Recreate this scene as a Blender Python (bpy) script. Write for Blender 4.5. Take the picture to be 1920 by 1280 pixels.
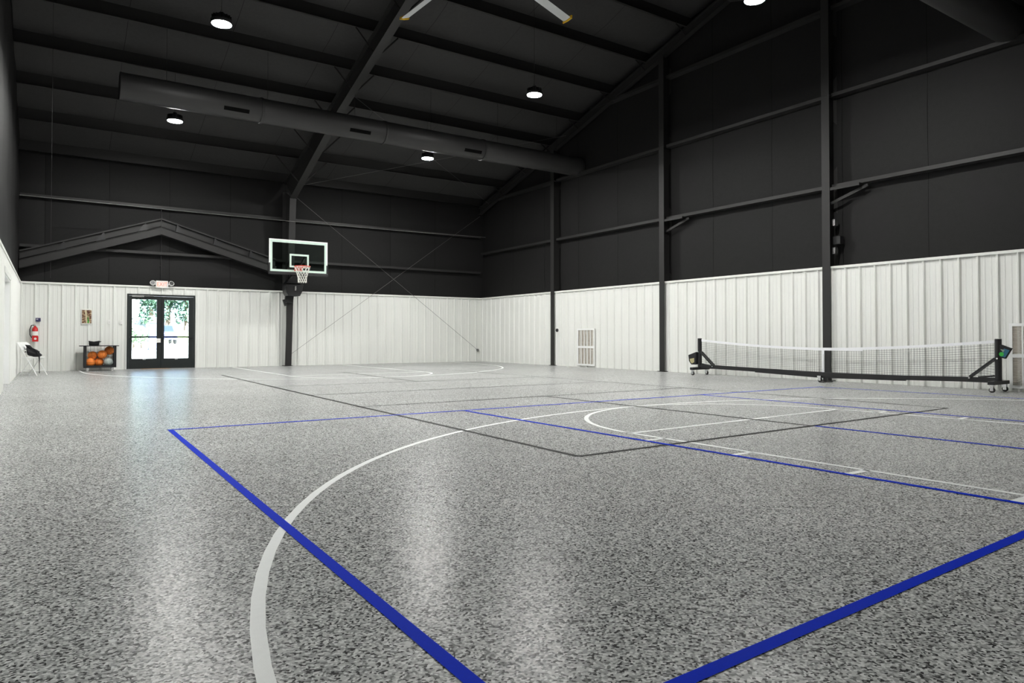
import bpy, math, random
from mathutils import Vector, Matrix
random.seed(7)
S = bpy.context.scene
C = S.collection
for o in list(bpy.data.objects): bpy.data.objects.remove(o)

# ------------------------------------------------------------------ camera
cam_d = bpy.data.cameras.new('camera'); cam = bpy.data.objects.new('camera', cam_d); C.objects.link(cam)
cam.location = (0, 0, 0.9138)
cam.rotation_euler = (math.pi/2 + 0.0161, 0, -0.5923)
cam_d.sensor_width = 36; cam_d.lens = 36*1291.13/1920
cam_d.shift_y = -(640-611.28)/1920
cam_d.clip_start = 0.02; cam_d.clip_end = 500
S.camera = cam
# ------------------------------------------------------------------ world, sun, exposure
S.view_settings.view_transform = 'Standard'; S.view_settings.look = 'None'
S.view_settings.gamma = 1; S.view_settings.use_curve_mapping = False
S.view_settings.exposure = 1.5
W = bpy.data.worlds.new('sky'); S.world = W; W.use_nodes = True
wn = W.node_tree; bg = wn.nodes['Background']
sky = wn.nodes.new('ShaderNodeTexSky'); sky.sky_type = 'HOSEK_WILKIE'
sky.sun_direction = (0.3, -0.55, 0.78); sky.turbidity = 3.0; sky.ground_albedo = 0.4
wn.links.new(sky.outputs[0], bg.inputs[0]); bg.inputs[1].default_value = 5.0
sun_d = bpy.data.lights.new('sun', 'SUN'); sun = bpy.data.objects.new('sun', sun_d); C.objects.link(sun)
sun_d.energy = 26.0; sun_d.angle = 0.009; sun_d.color = (.90, .95, 1.0)
sun.location = (0, 0, 40); sun.rotation_euler = Vector((-0.3, 0.55, -0.78)).to_track_quat('-Z', 'Y').to_euler()
LAMP_STRENGTH = 395.0

# ------------------------------------------------------------------ room dimensions (metres)
XL, XR, YB, YF = -0.66, 13.63, 22.39, -0.90     # faces of the white wainscot
WH = 2.40                                       # wainscot height
XLB, XRB, YBB, YFB = XL-0.05, XR+0.22, YB+0.20, YF-0.2   # faces of the black insulation above
RIDGE_Y = 10.85
SL = 0.30
def roof_z(y): return 6.10 + SL*((YB-y) if y > RIDGE_Y else (YB-(2*RIDGE_Y-y)))

# ------------------------------------------------------------------ materials
def mat(name, col, rough=.5, metal=0., spec=.5, var=0., vscale=8., bump=0., bscale=60., emis=None, coat=0.):
    m = bpy.data.materials.new(name); m.use_nodes = True
    nt = m.node_tree; p = nt.nodes['Principled BSDF']
    p.inputs['Base Color'].default_value = (*col, 1); p.inputs['Roughness'].default_value = rough
    p.inputs['Metallic'].default_value = metal; p.inputs['Specular IOR Level'].default_value = spec
    p.inputs['Coat Weight'].default_value = coat
    if emis:
        p.inputs['Emission Color'].default_value = (*emis[0], 1); p.inputs['Emission Strength'].default_value = emis[1]
    tc = nt.nodes.new('ShaderNodeTexCoord')
    if var:
        n = nt.nodes.new('ShaderNodeTexNoise'); n.inputs['Scale'].default_value = vscale; n.inputs['Detail'].default_value = 4
        nt.links.new(tc.outputs['Object'], n.inputs['Vector'])
        mx = nt.nodes.new('ShaderNodeMix'); mx.data_type = 'RGBA'
        mx.inputs['A'].default_value = (*[c*(1-var) for c in col], 1); mx.inputs['B'].default_value = (*[min(1, c*(1+var)) for c in col], 1)
        nt.links.new(n.outputs['Fac'], mx.inputs['Factor']); nt.links.new(mx.outputs['Result'], p.inputs['Base Color'])
    if bump:
        n2 = nt.nodes.new('ShaderNodeTexNoise'); n2.inputs['Scale'].default_value = bscale; n2.inputs['Detail'].default_value = 3
        nt.links.new(tc.outputs['Object'], n2.inputs['Vector'])
        b = nt.nodes.new('ShaderNodeBump'); b.inputs['Strength'].default_value = bump; b.inputs['Distance'].default_value = .01
        nt.links.new(n2.outputs['Fac'], b.inputs['Height']); nt.links.new(b.outputs['Normal'], p.inputs['Normal'])
    return m

M = {}
M['white_panel'] = mat('white_panel', (.79, .80, .765), .42, var=.03, vscale=1.5)
M['white_trim'] = mat('white_trim', (.82, .83, .79), .4, var=.02)
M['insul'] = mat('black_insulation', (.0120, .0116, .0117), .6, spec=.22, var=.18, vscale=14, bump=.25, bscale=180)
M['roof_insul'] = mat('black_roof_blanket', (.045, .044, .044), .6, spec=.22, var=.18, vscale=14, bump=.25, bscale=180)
M['steel'] = mat('black_steel', (.0215, .0208, .0205), .5, spec=.4, var=.12, vscale=6)
M['duct'] = mat('black_duct', (.036, .035, .035), .5, spec=.4, var=.1, vscale=3)
M['slot'] = mat('duct_slot', (.004, .004, .004), .9, spec=.05, var=.1)
M['outer'] = mat('outer_sheet', (.006, .006, .006), .8, spec=.1, var=.05)
M['door_black'] = mat('door_black_aluminium', (.012, .016, .016), .35, spec=.5, var=.1)
M['black'] = mat('black_paint', (.012, .012, .013), .4, var=.1)
M['black_soft'] = mat('black_fabric', (.012, .012, .014), .85, var=.2, vscale=30, bump=.3, bscale=90)
M['rubber'] = mat('rubber', (.03, .03, .03), .7, var=.1)
M['chrome'] = mat('chrome', (.75, .75, .75), .25, metal=1., var=.03)
M['white_paint'] = mat('white_paint', (.85, .86, .85), .35, var=.02)
M['white_plastic'] = mat('white_plastic', (.82, .82, .80), .4, var=.02)
M['yellow'] = mat('yellow_plastic', (.85, .50, .02), .4, var=.05)
M['blade'] = mat('fan_blade', (.72, .74, .74), .35, var=.03)
M['orange'] = mat('basketball_orange', (.80, .22, .03), .6, var=.2, vscale=25, bump=.2, bscale=300)
M['orange_seam'] = mat('ball_seam', (.03, .02, .015), .7, var=.1)
M['greyball'] = mat('grey_ball', (.42, .48, .45), .6, var=.25, vscale=12)
M['rim'] = mat('rim_orange_red', (.72, .06, .03), .4, var=.05)
M['cord'] = mat('white_cord', (.85, .84, .78), .8, var=.05)
M['board_white'] = mat('backboard_white', (.62, .76, .68), .4, var=.02)
M['board_frame'] = mat('backboard_frame', (.85, .87, .86), .35, var=.02)
M['red'] = mat('red_enamel', (.60, .02, .02), .3, var=.05)
M['label_white'] = mat('label_white', (.86, .84, .80), .5, var=.03)
M['navy'] = mat('navy_plastic', (.03, .03, .10), .4, var=.1)
M['paper'] = mat('paper_white', (.85, .85, .80), .6, var=.02)
M['exit_red'] = mat('exit_red', (.85, .22, .16), .4, emis=((1, .15, .08), .5))
M['netcord'] = mat('net_cord', (.05, .055, .055), .8, var=.1)
M['tape'] = mat('net_tape', (.85, .86, .88), .6, var=.02)
M['green'] = mat('print_green', (.04, .45, .06), .5, var=.1)
M['teal'] = mat('print_teal', (.02, .12, .20), .5, var=.2)
M['greyprint'] = mat('print_grey', (.25, .30, .26), .5, var=.1)
M['tan'] = mat('print_tan', (.42, .38, .20), .6, var=.2, vscale=20)
M['wood'] = mat('threshold_wood', (.42, .25, .12), .6, var=.2)
M['blue_line'] = mat('blue_line_paint', (.0005, .026, .54), .55, spec=.02, var=.12, vscale=60, bump=.12, bscale=260)
M['white_line'] = mat('white_line_paint', (.86, .88, .87), .45, spec=.12, var=.04, vscale=40, bump=.12, bscale=260)
M['black_line'] = mat('black_line_paint', (.012, .012, .012), .45, spec=.08, var=.2, vscale=60, bump=.12, bscale=260)
M['concrete'] = mat('outside_concrete', (.55, .54, .50), .8, var=.1, vscale=.5)
M['sand'] = mat('sandy_bank', (.66, .61, .50), .9, var=.15, vscale=.6)
M['grass'] = mat('grass_bank', (.30, .36, .16), .9, var=.3, vscale=1.2)
M['leaf'] = mat('leaf_green', (.075, .14, .095), .6, var=.5, vscale=.8)
M['leaf_pale'] = mat('leaf_pale', (.24, .36, .20), .6, var=.4, vscale=1.2)
M['bark'] = mat('bark', (.16, .12, .09), .9, var=.3)
M['car_blue'] = mat('car_blue', (.06, .07, .20), .3, var=.05, coat=.5)
M['car_glass'] = mat('car_glass', (.03, .04, .05), .1, var=.05)
M['cabinet_blue'] = mat('cabinet_blue', (.13, .15, .30), .5, var=.08)
M['grille_back'] = mat('grille_backing', (.68, .64, .58), .8, var=.1)
M['switch_grey'] = mat('switch_toggle', (.70, .70, .68), .4, var=.02)

def mat_floor():
    m = bpy.data.materials.new('flake_epoxy_floor'); m.use_nodes = True; nt = m.node_tree; p = nt.nodes['Principled BSDF']; L = nt.links
    tc = nt.nodes.new('ShaderNodeTexCoord')
    nz = nt.nodes.new('ShaderNodeTexNoise'); nz.inputs['Scale'].default_value = 90; nz.inputs['Detail'].default_value = 2
    L.new(tc.outputs['Object'], nz.inputs['Vector'])
    add = nt.nodes.new('ShaderNodeVectorMath'); add.operation = 'MULTIPLY_ADD'
    L.new(nz.outputs['Color'], add.inputs[0]); add.inputs[1].default_value = (.006, .006, 0); L.new(tc.outputs['Object'], add.inputs[2])
    v = nt.nodes.new('ShaderNodeTexVoronoi'); v.inputs['Scale'].default_value = 130; v.voronoi_dimensions = '2D'
    L.new(add.outputs[0], v.inputs['Vector'])
    sep = nt.nodes.new('ShaderNodeSeparateColor'); L.new(v.outputs['Color'], sep.inputs[0])
    r = nt.nodes.new('ShaderNodeValToRGB'); r.color_ramp.interpolation = 'CONSTANT'
    stops = [(0, .04), (.14, .17), (.30, .34), (.56, .51), (.85, .68)]
    e = r.color_ramp.elements
    for i, (pos, c) in enumerate(stops):
        el = e[i] if i < 2 else e.new(pos)
        el.position = pos; el.color = (c*.985, c, c*.985, 1)
    L.new(sep.outputs[0], r.inputs[0])
    big = nt.nodes.new('ShaderNodeTexNoise'); big.inputs['Scale'].default_value = .7; big.inputs['Detail'].default_value = 5
    L.new(tc.outputs['Object'], big.inputs['Vector'])
    mr = nt.nodes.new('ShaderNodeMapRange'); L.new(big.outputs['Fac'], mr.inputs[0])
    mr.inputs[1].default_value = .3; mr.inputs[2].default_value = .7; mr.inputs[3].default_value = .93; mr.inputs[4].default_value = 1.07
    mul = nt.nodes.new('ShaderNodeVectorMath'); mul.operation = 'SCALE'
    L.new(r.outputs[0], mul.inputs[0]); L.new(mr.outputs[0], mul.inputs['Scale']); L.new(mul.outputs[0], p.inputs['Base Color'])
    p.inputs['Roughness'].default_value = .27
    p.inputs['Specular IOR Level'].default_value = .055
    n2 = nt.nodes.new('ShaderNodeTexNoise'); n2.inputs['Scale'].default_value = 160; n2.inputs['Detail'].default_value = 2
    L.new(tc.outputs['Object'], n2.inputs['Vector'])
    b = nt.nodes.new('ShaderNodeBump'); b.inputs['Strength'].default_value = .3; b.inputs['Distance'].default_value = .0012
    L.new(n2.outputs['Fac'], b.inputs['Height']); L.new(b.outputs['Normal'], p.inputs['Normal'])
    return m
M['floor'] = mat_floor()

def mat_glass(name, tint, refl=.08):
    m = bpy.data.materials.new(name); m.use_nodes = True; nt = m.node_tree
    nt.nodes.remove(nt.nodes['Principled BSDF']); out = nt.nodes['Material Output']
    t = nt.nodes.new('ShaderNodeBsdfTransparent'); t.inputs[0].default_value = (*tint, 1)
    g = nt.nodes.new('ShaderNodeBsdfGlossy'); g.inputs['Roughness'].default_value = .02
    f = nt.nodes.new('ShaderNodeFresnel'); f.inputs[0].default_value = 1.3
    mx = nt.nodes.new('ShaderNodeMixShader')
    nt.links.new(f.outputs[0], mx.inputs[0]); nt.links.new(t.outputs[0], mx.inputs[1]); nt.links.new(g.outputs[0], mx.inputs[2])
    nt.links.new(mx.outputs[0], out.inputs[0]); return m
M['glass'] = mat_glass('clear_glass', (.93, .97, .96))
M['board_glass'] = mat_glass('backboard_glass', (.85, .92, .88))

def mat_emit(name, col, s):
    m = bpy.data.materials.new(name); m.use_nodes = True; nt = m.node_tree
    nt.nodes.remove(nt.nodes['Principled BSDF'])
    e = nt.nodes.new('ShaderNodeEmission'); e.inputs[0].default_value = (*col, 1); e.inputs[1].default_value = s
    nt.links.new(e.outputs[0], nt.nodes['Material Output'].inputs[0]); return m
M['led'] = mat_emit('led_lens', (1.0, .995, .965), LAMP_STRENGTH)

def mat_poster():
    m = bpy.data.materials.new('poster_print'); m.use_nodes = True; nt = m.node_tree; p = nt.nodes['Principled BSDF']; L = nt.links
    tc = nt.nodes.new('ShaderNodeTexCoord'); mp = nt.nodes.new('ShaderNodeMapping'); L.new(tc.outputs['Object'], mp.inputs[0])
    mp.inputs['Scale'].default_value = (9, 1, 26)
    n = nt.nodes.new('ShaderNodeTexNoise'); n.inputs['Scale'].default_value = 1.6; n.inputs['Detail'].default_value = 4; L.new(mp.outputs[0], n.inputs[0])
    r = nt.nodes.new('ShaderNodeValToRGB'); e = r.color_ramp.elements
    e[0].position = .35; e[0].color = (.05, .012, .008, 1); e[1].position = .62; e[1].color = (.55, .42, .25, 1)
    k = e.new(.48); k.color = (.13, .045, .02, 1); L.new(n.outputs['Fac'], r.inputs[0])
    L.new(r.outputs[0], p.inputs['Base Color']); p.inputs['Roughness'].default_value = .5
    return m
M['poster'] = mat_poster()
M['poster_pale'] = mat('poster_pale', (.62, .55, .36), .5, var=.2, vscale=40)

# ------------------------------------------------------------------ mesh builder
def wloc(o):
    v = Vector((0, 0, 0))
    while o: v += o.location; o = o.parent
    return v
class MB:
    def __init__(s): s.v = []; s.f = []
    def add(s, vs, fs):
        n = len(s.v); s.v += [tuple(p) for p in vs]; s.f += [tuple(i+n for i in f) for f in fs]; return s
    def hexa(s, p):   # 8 points: bottom ring 0-3, top ring 4-7
        return s.add(p, [(3,2,1,0),(4,5,6,7),(0,1,5,4),(1,2,6,5),(2,3,7,6),(3,0,4,7)])
    def box(s, x0, x1, y0, y1, z0, z1):
        return s.hexa([(x0,y0,z0),(x1,y0,z0),(x1,y1,z0),(x0,y1,z0),(x0,y0,z1),(x1,y0,z1),(x1,y1,z1),(x0,y1,z1)])
    def bar(s, a, b, w, h, up=(0,0,1)):   # rectangular bar from a to b
        a = Vector(a); b = Vector(b); d = (b-a).normalized(); up = Vector(up)
        r = d.cross(up)
        if r.length < 1e-4: r = d.cross(Vector((1,0,0)))
        r.normalize(); u = r.cross(d)
        P = []
        for c in (a, b):
            P += [c - r*w/2 - u*h/2, c + r*w/2 - u*h/2, c + r*w/2 + u*h/2, c - r*w/2 + u*h/2]
        return s.hexa(P)
    def prism(s, poly, vec):   # closed planar polygon extruded
        n = len(poly); vec = Vector(vec); a = [Vector(p) for p in poly]; b = [p+vec for p in a]
        return s.add(a+b, [tuple(range(n))[::-1], tuple(range(n, 2*n))] + [(i, (i+1) % n, (i+1) % n+n, i+n) for i in range(n)])
    def tube(s, pts, r, n=8, closed=False, cap=True):
        pts = [Vector(p) for p in pts]; m = len(pts); rings = []; base = len(s.v)
        rr = r if isinstance(r, (list, tuple)) else [r]*m
        prev = None
        for i, p in enumerate(pts):
            if closed: d = pts[(i+1) % m] - pts[i-1]
            elif i == 0: d = pts[1]-pts[0]
            elif i == m-1: d = pts[-1]-pts[-2]
            else: d = pts[i+1]-pts[i-1]
            d.normalize()
            if prev is None:
                u = d.cross(Vector((0,0,1)))
                if u.length < .05: u = d.cross(Vector((1,0,0)))
            else: u = prev - d*prev.dot(d)
            u.normalize(); prev = u; w = d.cross(u)
            for k in range(n):
                t = 2*math.pi*k/n; s.v.append(tuple(p + (u*math.cos(t) + w*math.sin(t))*rr[i]))
        for i in range(m if closed else m-1):
            j = (i+1) % m
            for k in range(n):
                l = (k+1) % n
                s.f.append((base+i*n+k, base+i*n+l, base+j*n+l, base+j*n+k))
        if cap and not closed:
            s.f.append(tuple(base+k for k in range(n))[::-1]); s.f.append(tuple(base+(m-1)*n+k for k in range(n)))
        return s
    def lathe(s, prof, c=(0,0,0), n=20, axis='z'):
        base = len(s.v); c = Vector(c)
        for r, h in prof:
            for k in range(n):
                t = 2*math.pi*k/n; q = (r*math.cos(t), r*math.sin(t), h)
                if axis == 'x': q = (q[2], q[0], q[1])
                if axis == 'y': q = (q[1], q[2], q[0])
                s.v.append(tuple(c+Vector(q)))
        for i in range(len(prof)-1):
            for k in range(n):
                l = (k+1) % n; s.f.append((base+i*n+k, base+i*n+l, base+(i+1)*n+l, base+(i+1)*n+k))
        s.f.append(tuple(base+k for k in range(n))[::-1]); s.f.append(tuple(base+(len(prof)-1)*n+k for k in range(n)))
        return s
    def sphere(s, c, r, n=16, m=10, sc=(1,1,1)):
        prof = [(max(1e-4, r*math.sin(math.pi*i/m)), -r*math.cos(math.pi*i/m)) for i in range(m+1)]
        b = len(s.v); s.lathe(prof, (0,0,0), n)
        for i in range(b, len(s.v)):
            v = s.v[i]; s.v[i] = (c[0]+v[0]*sc[0], c[1]+v[1]*sc[1], c[2]+v[2]*sc[2])
        return s
    def xf(s, mtx): s.v = [tuple(mtx @ Vector(v)) for v in s.v]; return s
    def mesh(s, name, off=(0,0,0), smooth=False, m=None):
        me = bpy.data.meshes.new(name)
        me.from_pydata([(v[0]-off[0], v[1]-off[1], v[2]-off[2]) for v in s.v], [], s.f)
        if m: me.materials.append(m)
        if smooth:
            me.polygons.foreach_set('use_smooth', [True]*len(me.polygons))
            if hasattr(me, 'set_sharp_from_angle'): me.set_sharp_from_angle(angle=math.radians(40))
        me.update(); return me
    def build(s, name, m, parent=None, origin=None, smooth=False, bevel=0., label=None):
        off = Vector(origin) if origin is not None else (wloc(parent) if parent else Vector((0,0,0)))
        me = s.mesh(name, off, smooth, M[m] if isinstance(m, str) else m)
        o = bpy.data.objects.new(name, me); C.objects.link(o)
        if parent: o.parent = parent; o.location = off - wloc(parent)
        else: o.location = off
        if bevel:
            b = o.modifiers.new('bevel', 'BEVEL'); b.width = bevel; b.segments = 2; b.limit_method = 'ANGLE'
        if label: o['label'] = label
        return o
def tag(o, label, cat, group=None):
    o['label'] = label; o['category'] = cat
    if group: o['group'] = group
    return o
def thing(name, label, cat, loc, group=None):
    o = bpy.data.objects.new(name, None); C.objects.link(o); o.location = loc; o.empty_display_size = .1
    return tag(o, label, cat, group)
def inst(name, me, parent, loc=(0,0,0), rotz=0., label=None):
    o = bpy.data.objects.new(name, me); C.objects.link(o); o.parent = parent; o.location = loc; o.rotation_euler = (0, 0, rotz)
    if label: o['label'] = label
    return o
def struct(o): o['kind'] = 'structure'; return o

# ================================================================== FLOOR
floor = struct(MB().box(XLB-.1, XRB+.1, YFB-.1, YBB+.12, -.15, 0).build('floor', 'floor'))
def ribbon(pts, w, z):
    b = MB(); n = len(pts); P = [Vector((p[0], p[1], 0)) for p in pts]; vs = []
    for i in range(n):
        d = (P[min(i+1, n-1)]-P[max(i-1, 0)]).normalized(); r = Vector((d.y, -d.x, 0))*w/2
        vs += [P[i]+r, P[i]-r]
    vs = [(v.x, v.y, z) for v in vs]
    return b.add(vs, [(2*i, 2*i+2, 2*i+3, 2*i+1) for i in range(n-1)])
def line(pts, color, w=.05, label=None):
    z = {'white': .0012, 'black': .0018, 'blue': .0024}[color]
    return ribbon(pts, w, z).build('court_line', color+'_line', floor, label=label or '%s painted court line' % color)
# black court (long way down the hall)
A_, B_, D_, E_ = (3.379, 4.11), (9.625, 4.242), (3.471, 17.737), (9.339, 17.233)
line([A_, B_], 'black'); line([A_, D_], 'black'); line([D_, E_], 'black'); line([E_, B_], 'black')
line([(3.365, 8.628), (9.467, 8.585)], 'black'); line([(3.39, 10.799), (9.39, 10.697)], 'black'); line([(3.41, 13.035), (9.37, 12.835)], 'black')
line([(6.399, 8.6), (6.54, 4.18)], 'black'); line([(6.331, 12.9), (6.4, 17.48)], 'black')
# blue court (across the hall)
line([(.937, 1.25), (1.005, 7.55)], 'blue'); line([(1.0, 7.53), (11.85, 7.36)], 'blue'); line([(.93, 1.262), (3.74, 1.335), (11.9, 1.5)], 'blue')
line([(4.30, 7.43), (4.45, 1.34)], 'blue'); line([(6.555, 4.15), (6.68, 1.38)], 'blue'); line([(8.60, 7.39), (8.87, 1.42)], 'blue'); line([(11.74, 7.38), (12.3, 1.5)], 'blue')
# white basketball court
def arc(cx, cy, a, b, t0, t1, n=64): return [(cx+a*math.cos(math.radians(t0+(t1-t0)*i/n)), cy+b*math.sin(math.radians(t0+(t1-t0)*i/n))) for i in range(n+1)]
line([(12.69, -.6)] + arc(6.561, 1.1745, 6.127, 5.497, 0, 180) + [(.434, -.6)], 'white', .048)
line(arc(6.47, 4.845, 1.852, 1.80, -2, 178), 'white')
line([(4.60, 4.825), (8.34, 4.96)], 'white')
line([(4.615, 4.84), (4.70, 1.5), (4.74, -.6)], 'white'); line([(8.33, 4.98), (8.50, 3.0), (8.62, -.6)], 'white')
for x, y in ((4.63, 4.41), (4.655, 3.49), (4.68, 2.575)): line([(x, y), (x-.24, y+.005)], 'white')
line([(4.70, 1.50), (4.46, 1.505)], 'white', .30)
for x, y in ((8.36, 4.49), (8.45, 3.62), (8.54, 2.7)): line([(x, y), (x+.22, y)], 'white')
line([(8.6, 1.55), (8.82, 1.55)], 'white', .30)
far = [(.70, 22.3), (.76, 20.9), (.92, 19.9), (1.31, 18.75), (2.05, 17.45), (3.0, 16.3), (3.9, 15.5), (4.96, 14.95), (6.3, 14.68), (7.53, 14.82), (8.6, 15.15), (9.45, 15.6), (10.4, 16.3), (11.15, 17.07), (11.65, 17.9), (12.03, 18.8), (12.24, 19.9), (12.3, 20.8), (12.32, 22.3)]
def smooth_path(P, n=5):
    out = []
    for i in range(len(P)-1):
        p0 = P[max(i-1, 0)]; p1 = P[i]; p2 = P[i+1]; p3 = P[min(i+2, len(P)-1)]
        for k in range(n):
            t = k/n; q = []
            for c in (0, 1):
                q.append(.5*(2*p1[c]+(p2[c]-p0[c])*t+(2*p0[c]-5*p1[c]+4*p2[c]-p3[c])*t*t+(3*p1[c]-p0[c]-3*p2[c]+p3[c])*t**3))
            out.append(tuple(q))
    return out+[P[-1]]
line(smooth_path(far), 'white')
line([(4.66, 22.2), (4.74, 16.45)], 'white'); line([(8.12, 22.2), (8.25, 16.4)], 'white'); line([(4.72, 16.45), (8.27, 16.4)], 'white')
line(arc(6.49, 16.42, 1.78, 1.72, 180, 360, 40), 'white')
# faint saw cuts in the slab
for pts in ([(XL, 3.78), (4.9, 3.73), (8.63, 3.51), (XR, 3.2)], [(2.62, YF), (2.6, 2.54), (2.5, 7), (2.75, 13.5), (2.9, 22)]):
    ribbon(pts, .006, .0006).build('saw_cut', mat('saw_cut_dark', (.10, .10, .10), .5, var=.3, vscale=4), floor, label='thin dark joint in the floor')

# ================================================================== WALLS
PITCH = .3048
panel_cache = {}
def panel_mesh(a, b, h):
    key = (round((a % PITCH), 3) % PITCH, round(b-a, 3), round(h, 3))
    if key in panel_cache: return panel_cache[key]
    prof = [(a, 0)]
    k0 = math.floor(a/PITCH)-1; k1 = math.ceil(b/PITCH)+1
    for k in range(k0, k1+1):
        c = k*PITCH
        for du, d in ((-.036, 0), (-.013, .034), (.013, .034), (.036, 0), (.0875, 0), (.0975, .005), (.1065, .005), (.1165, 0), (.189, 0), (.199, .005), (.208, .005), (.218, 0)):
            u = c+du
            if a+.002 < u < b-.002: prof.append((u, d))
    prof.append((b, 0)); prof.sort()
    vs = []
    for u, d in prof: vs += [(u-a, -d, 0), (u-a, -d, h)]
    n = len(prof); fs = [(2*i, 2*i+2, 2*i+3, 2*i+1) for i in range(n-1)]
    # return lips give the sheet thickness at its vertical edges
    e = len(vs); vs += [(0, .02, 0), (0, .02, h), (b-a, .02, 0), (b-a, .02, h)]
    fs += [(e, 0, 1, e+1), (2*n-2, e+2, e+3, 2*n-1)]
    me = MB().add(vs, fs).mesh('panel', m=M['white_panel']); panel_cache[key] = me; return me
def place_panel(wall, side, a, b, z0, z1):
    me = panel_mesh(a, b, z1-z0)
    if side == 'back': inst('panel', me, wall, (a, YB, z0), 0)
    elif side == 'right': # u = -y  so rib faces -X
        inst('panel', me, wall, (XR, -a, z0), -math.pi/2)
    elif side == 'left':  # u = y, faces +X
        inst('panel', me, wall, (XL, a, z0), math.pi/2)
    elif side == 'front': inst('panel', me, wall, (-a, YF, z0), math.pi)
def panel_run(wall, side, a, b, z0, z1):
    w = PITCH*3; x = math.floor(a/w)*w + PITCH/2
    cuts = [a]
    while x < b:
        if x > a+.05 and x < b-.05: cuts.append(x)
        x += w
    cuts.append(b)
    for p, q in zip(cuts[:-1], cuts[1:]): place_panel(wall, side, p, q, z0, z1)

# insulation blankets: one object per strip between seams, slightly billowed
def blanket_back(wall, x0, x1, zs, y, sign=-1):
    b = MB(); nu, vs, fs = 4, [], []
    rows = []
    for i in range(len(zs)-1):
        for k in range(3): rows.append((zs[i]+(zs[i+1]-zs[i])*k/3, (0, .02, .02)[k]))
    rows.append((zs[-1], 0))
    for z, g in rows:
        for k in range(nu+1):
            u = k/nu; edge = 0 if k in (0, nu) else .014
            vs.append((x0+.004+(x1-x0-.008)*u, y + sign*(g+edge), z))
    for i in range(len(rows)-1):
        for k in range(nu): q = i*(nu+1)+k; fs.append((q, q+1, q+nu+2, q+nu+1))
    return b.add(vs, fs)
struct_walls = {}
# ---- back wall (eave wall): outer sheet with a hole for the double door
DX0, DX1, DZ = 1.845, 3.625, 2.155
wb = MB(); wb.box(XLB-.1, DX0, YBB+.05, YBB+.12, 0, 6.3); wb.box(DX1, XRB+.1, YBB+.05, YBB+.12, 0, 6.3); wb.box(DX0, DX1, YBB+.05, YBB+.12, DZ, 6.3)
wall_back = struct(wb.build('wall_back', 'outer'))
zb = [WH-.1, 3.30, 4.70, 6.0]
xs = [XLB, -.11, 1.40, 2.95, 4.65, 6.33, 8.23, 10.0, 11.77, XRB]
for a, b in zip(xs[:-1], xs[1:]): blanket_back(wall_back, a, b, zb, YBB).build('insulation_panel', 'insul', wall_back, smooth=True, label='black insulation blanket strip')
panel_run(wall_back, 'back', XL, DX0, 0, WH-.03); panel_run(wall_back, 'back', DX0, DX1, DZ, WH-.03); panel_run(wall_back, 'back', DX1, XR, 0, WH-.03)
MB().box(XL, XR, YB-.036, YB+.19, WH-.012, WH).box(XL, XR, YB-.040, YB-.034, WH-.05, WH).build('cap_trim', 'white_trim', wall_back, label='white metal cap trim')
def girt_x(wall, z, x0, x1, yin, yout):   # Z girt running along X
    s = 1 if yout > yin else -1
    MB().box(x0, x1, min(yin, yout), max(yin, yout), z-.004, z).box(x0, x1, min(yin, yin+s*.004), max(yin, yin+s*.004), z, z+.07).build('girt', 'steel', wall, label='black steel girt')
for z in (3.33, 4.68):
    girt_x(wall_back, z, XL, 6.24, YB-.01, YBB); girt_x(wall_back, z, 6.42, XR, YB-.01, YBB)
# ---- right wall (gable end)
def gable(x0, x1):
    b = MB(); pts = [(YFB-.1, 0), (YBB+.12, 0), (YBB+.12, roof_z(YBB+.12)+.25), (RIDGE_Y, roof_z(RIDGE_Y)+.25), (YFB-.1, roof_z(YFB-.1)+.25)]
    return b.prism([(x0, y, z) for y, z in pts], (x1-x0, 0, 0))
wall_right = struct(gable(XRB+.05, XRB+.12).build('wall_right', 'outer'))
ys = [YFB, .3, 1.3, 3.0, 4.7, 6.4, 8.1, 9.8, 11.5, 13.2, 15.0, 16.81, 18.6, 20.5, YBB]
def blanket_side(wall, y0, y1, x, sign):
    zs = [WH-.1, 4.0, 5.95, 7.8, 9.7]; vs = []; fs = []; nu = 4; rows = []
    for i in range(len(zs)-1):
        for k in range(3): rows.append((zs[i]+(zs[i+1]-zs[i])*k/3, (0, .02, .02)[k]))
    rows.append((zs[-1], 0))
    for z, g in rows:
        for k in range(nu+1):
            y = y0+.004+(y1-y0-.008)*k/nu; edge = 0 if k in (0, nu) else .014
            vs.append((x+sign*(g+edge), y, min(z, roof_z(y)+.02)))
    for i in range(len(rows)-1):
        for k in range(nu): q = i*(nu+1)+k; fs.append((q, q+1, q+nu+2, q+nu+1))
    MB().add(vs, fs).build('insulation_panel', 'insul', wall, smooth=True, label='black insulation blanket strip')
for a, b in zip(ys[:-1], ys[1:]): blanket_side(wall_right, a, b, XRB, -1)
panel_run(wall_right, 'right', -YB, -YF, 0, WH-.03)
MB().box(XR-.036, XR+.21, YF, YB, WH-.012, WH).box(XR-.040, XR-.034, YF, YB, WH-.05, WH).build('cap_trim', 'white_trim', wall_right, label='white metal cap trim')
COLY = [17.79, 12.98, 8.30, 3.65]
bays = [(YF, 3.57), (3.73, 8.22), (8.38, 12.90), (13.06, 17.71), (17.87, YB)]
def ymax_at(z): return YB-(z-5.9)/SL+.1    # where the roof cuts a girt off
for z in (4.05, 5.98, 7.84):
    for a, b in bays:
        if z > 5.9:
            hi = ymax_at(z); lo = 2*RIDGE_Y-hi; a = max(a, lo); b = min(b, hi)
            if b-a < .3: continue
        MB().box(XR+.01, XRB, a, b, z-.004, z).box(XR+.01, XR+.014, a, b, z, z+.07).build('girt', 'steel', wall_right, label='black steel girt')
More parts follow.
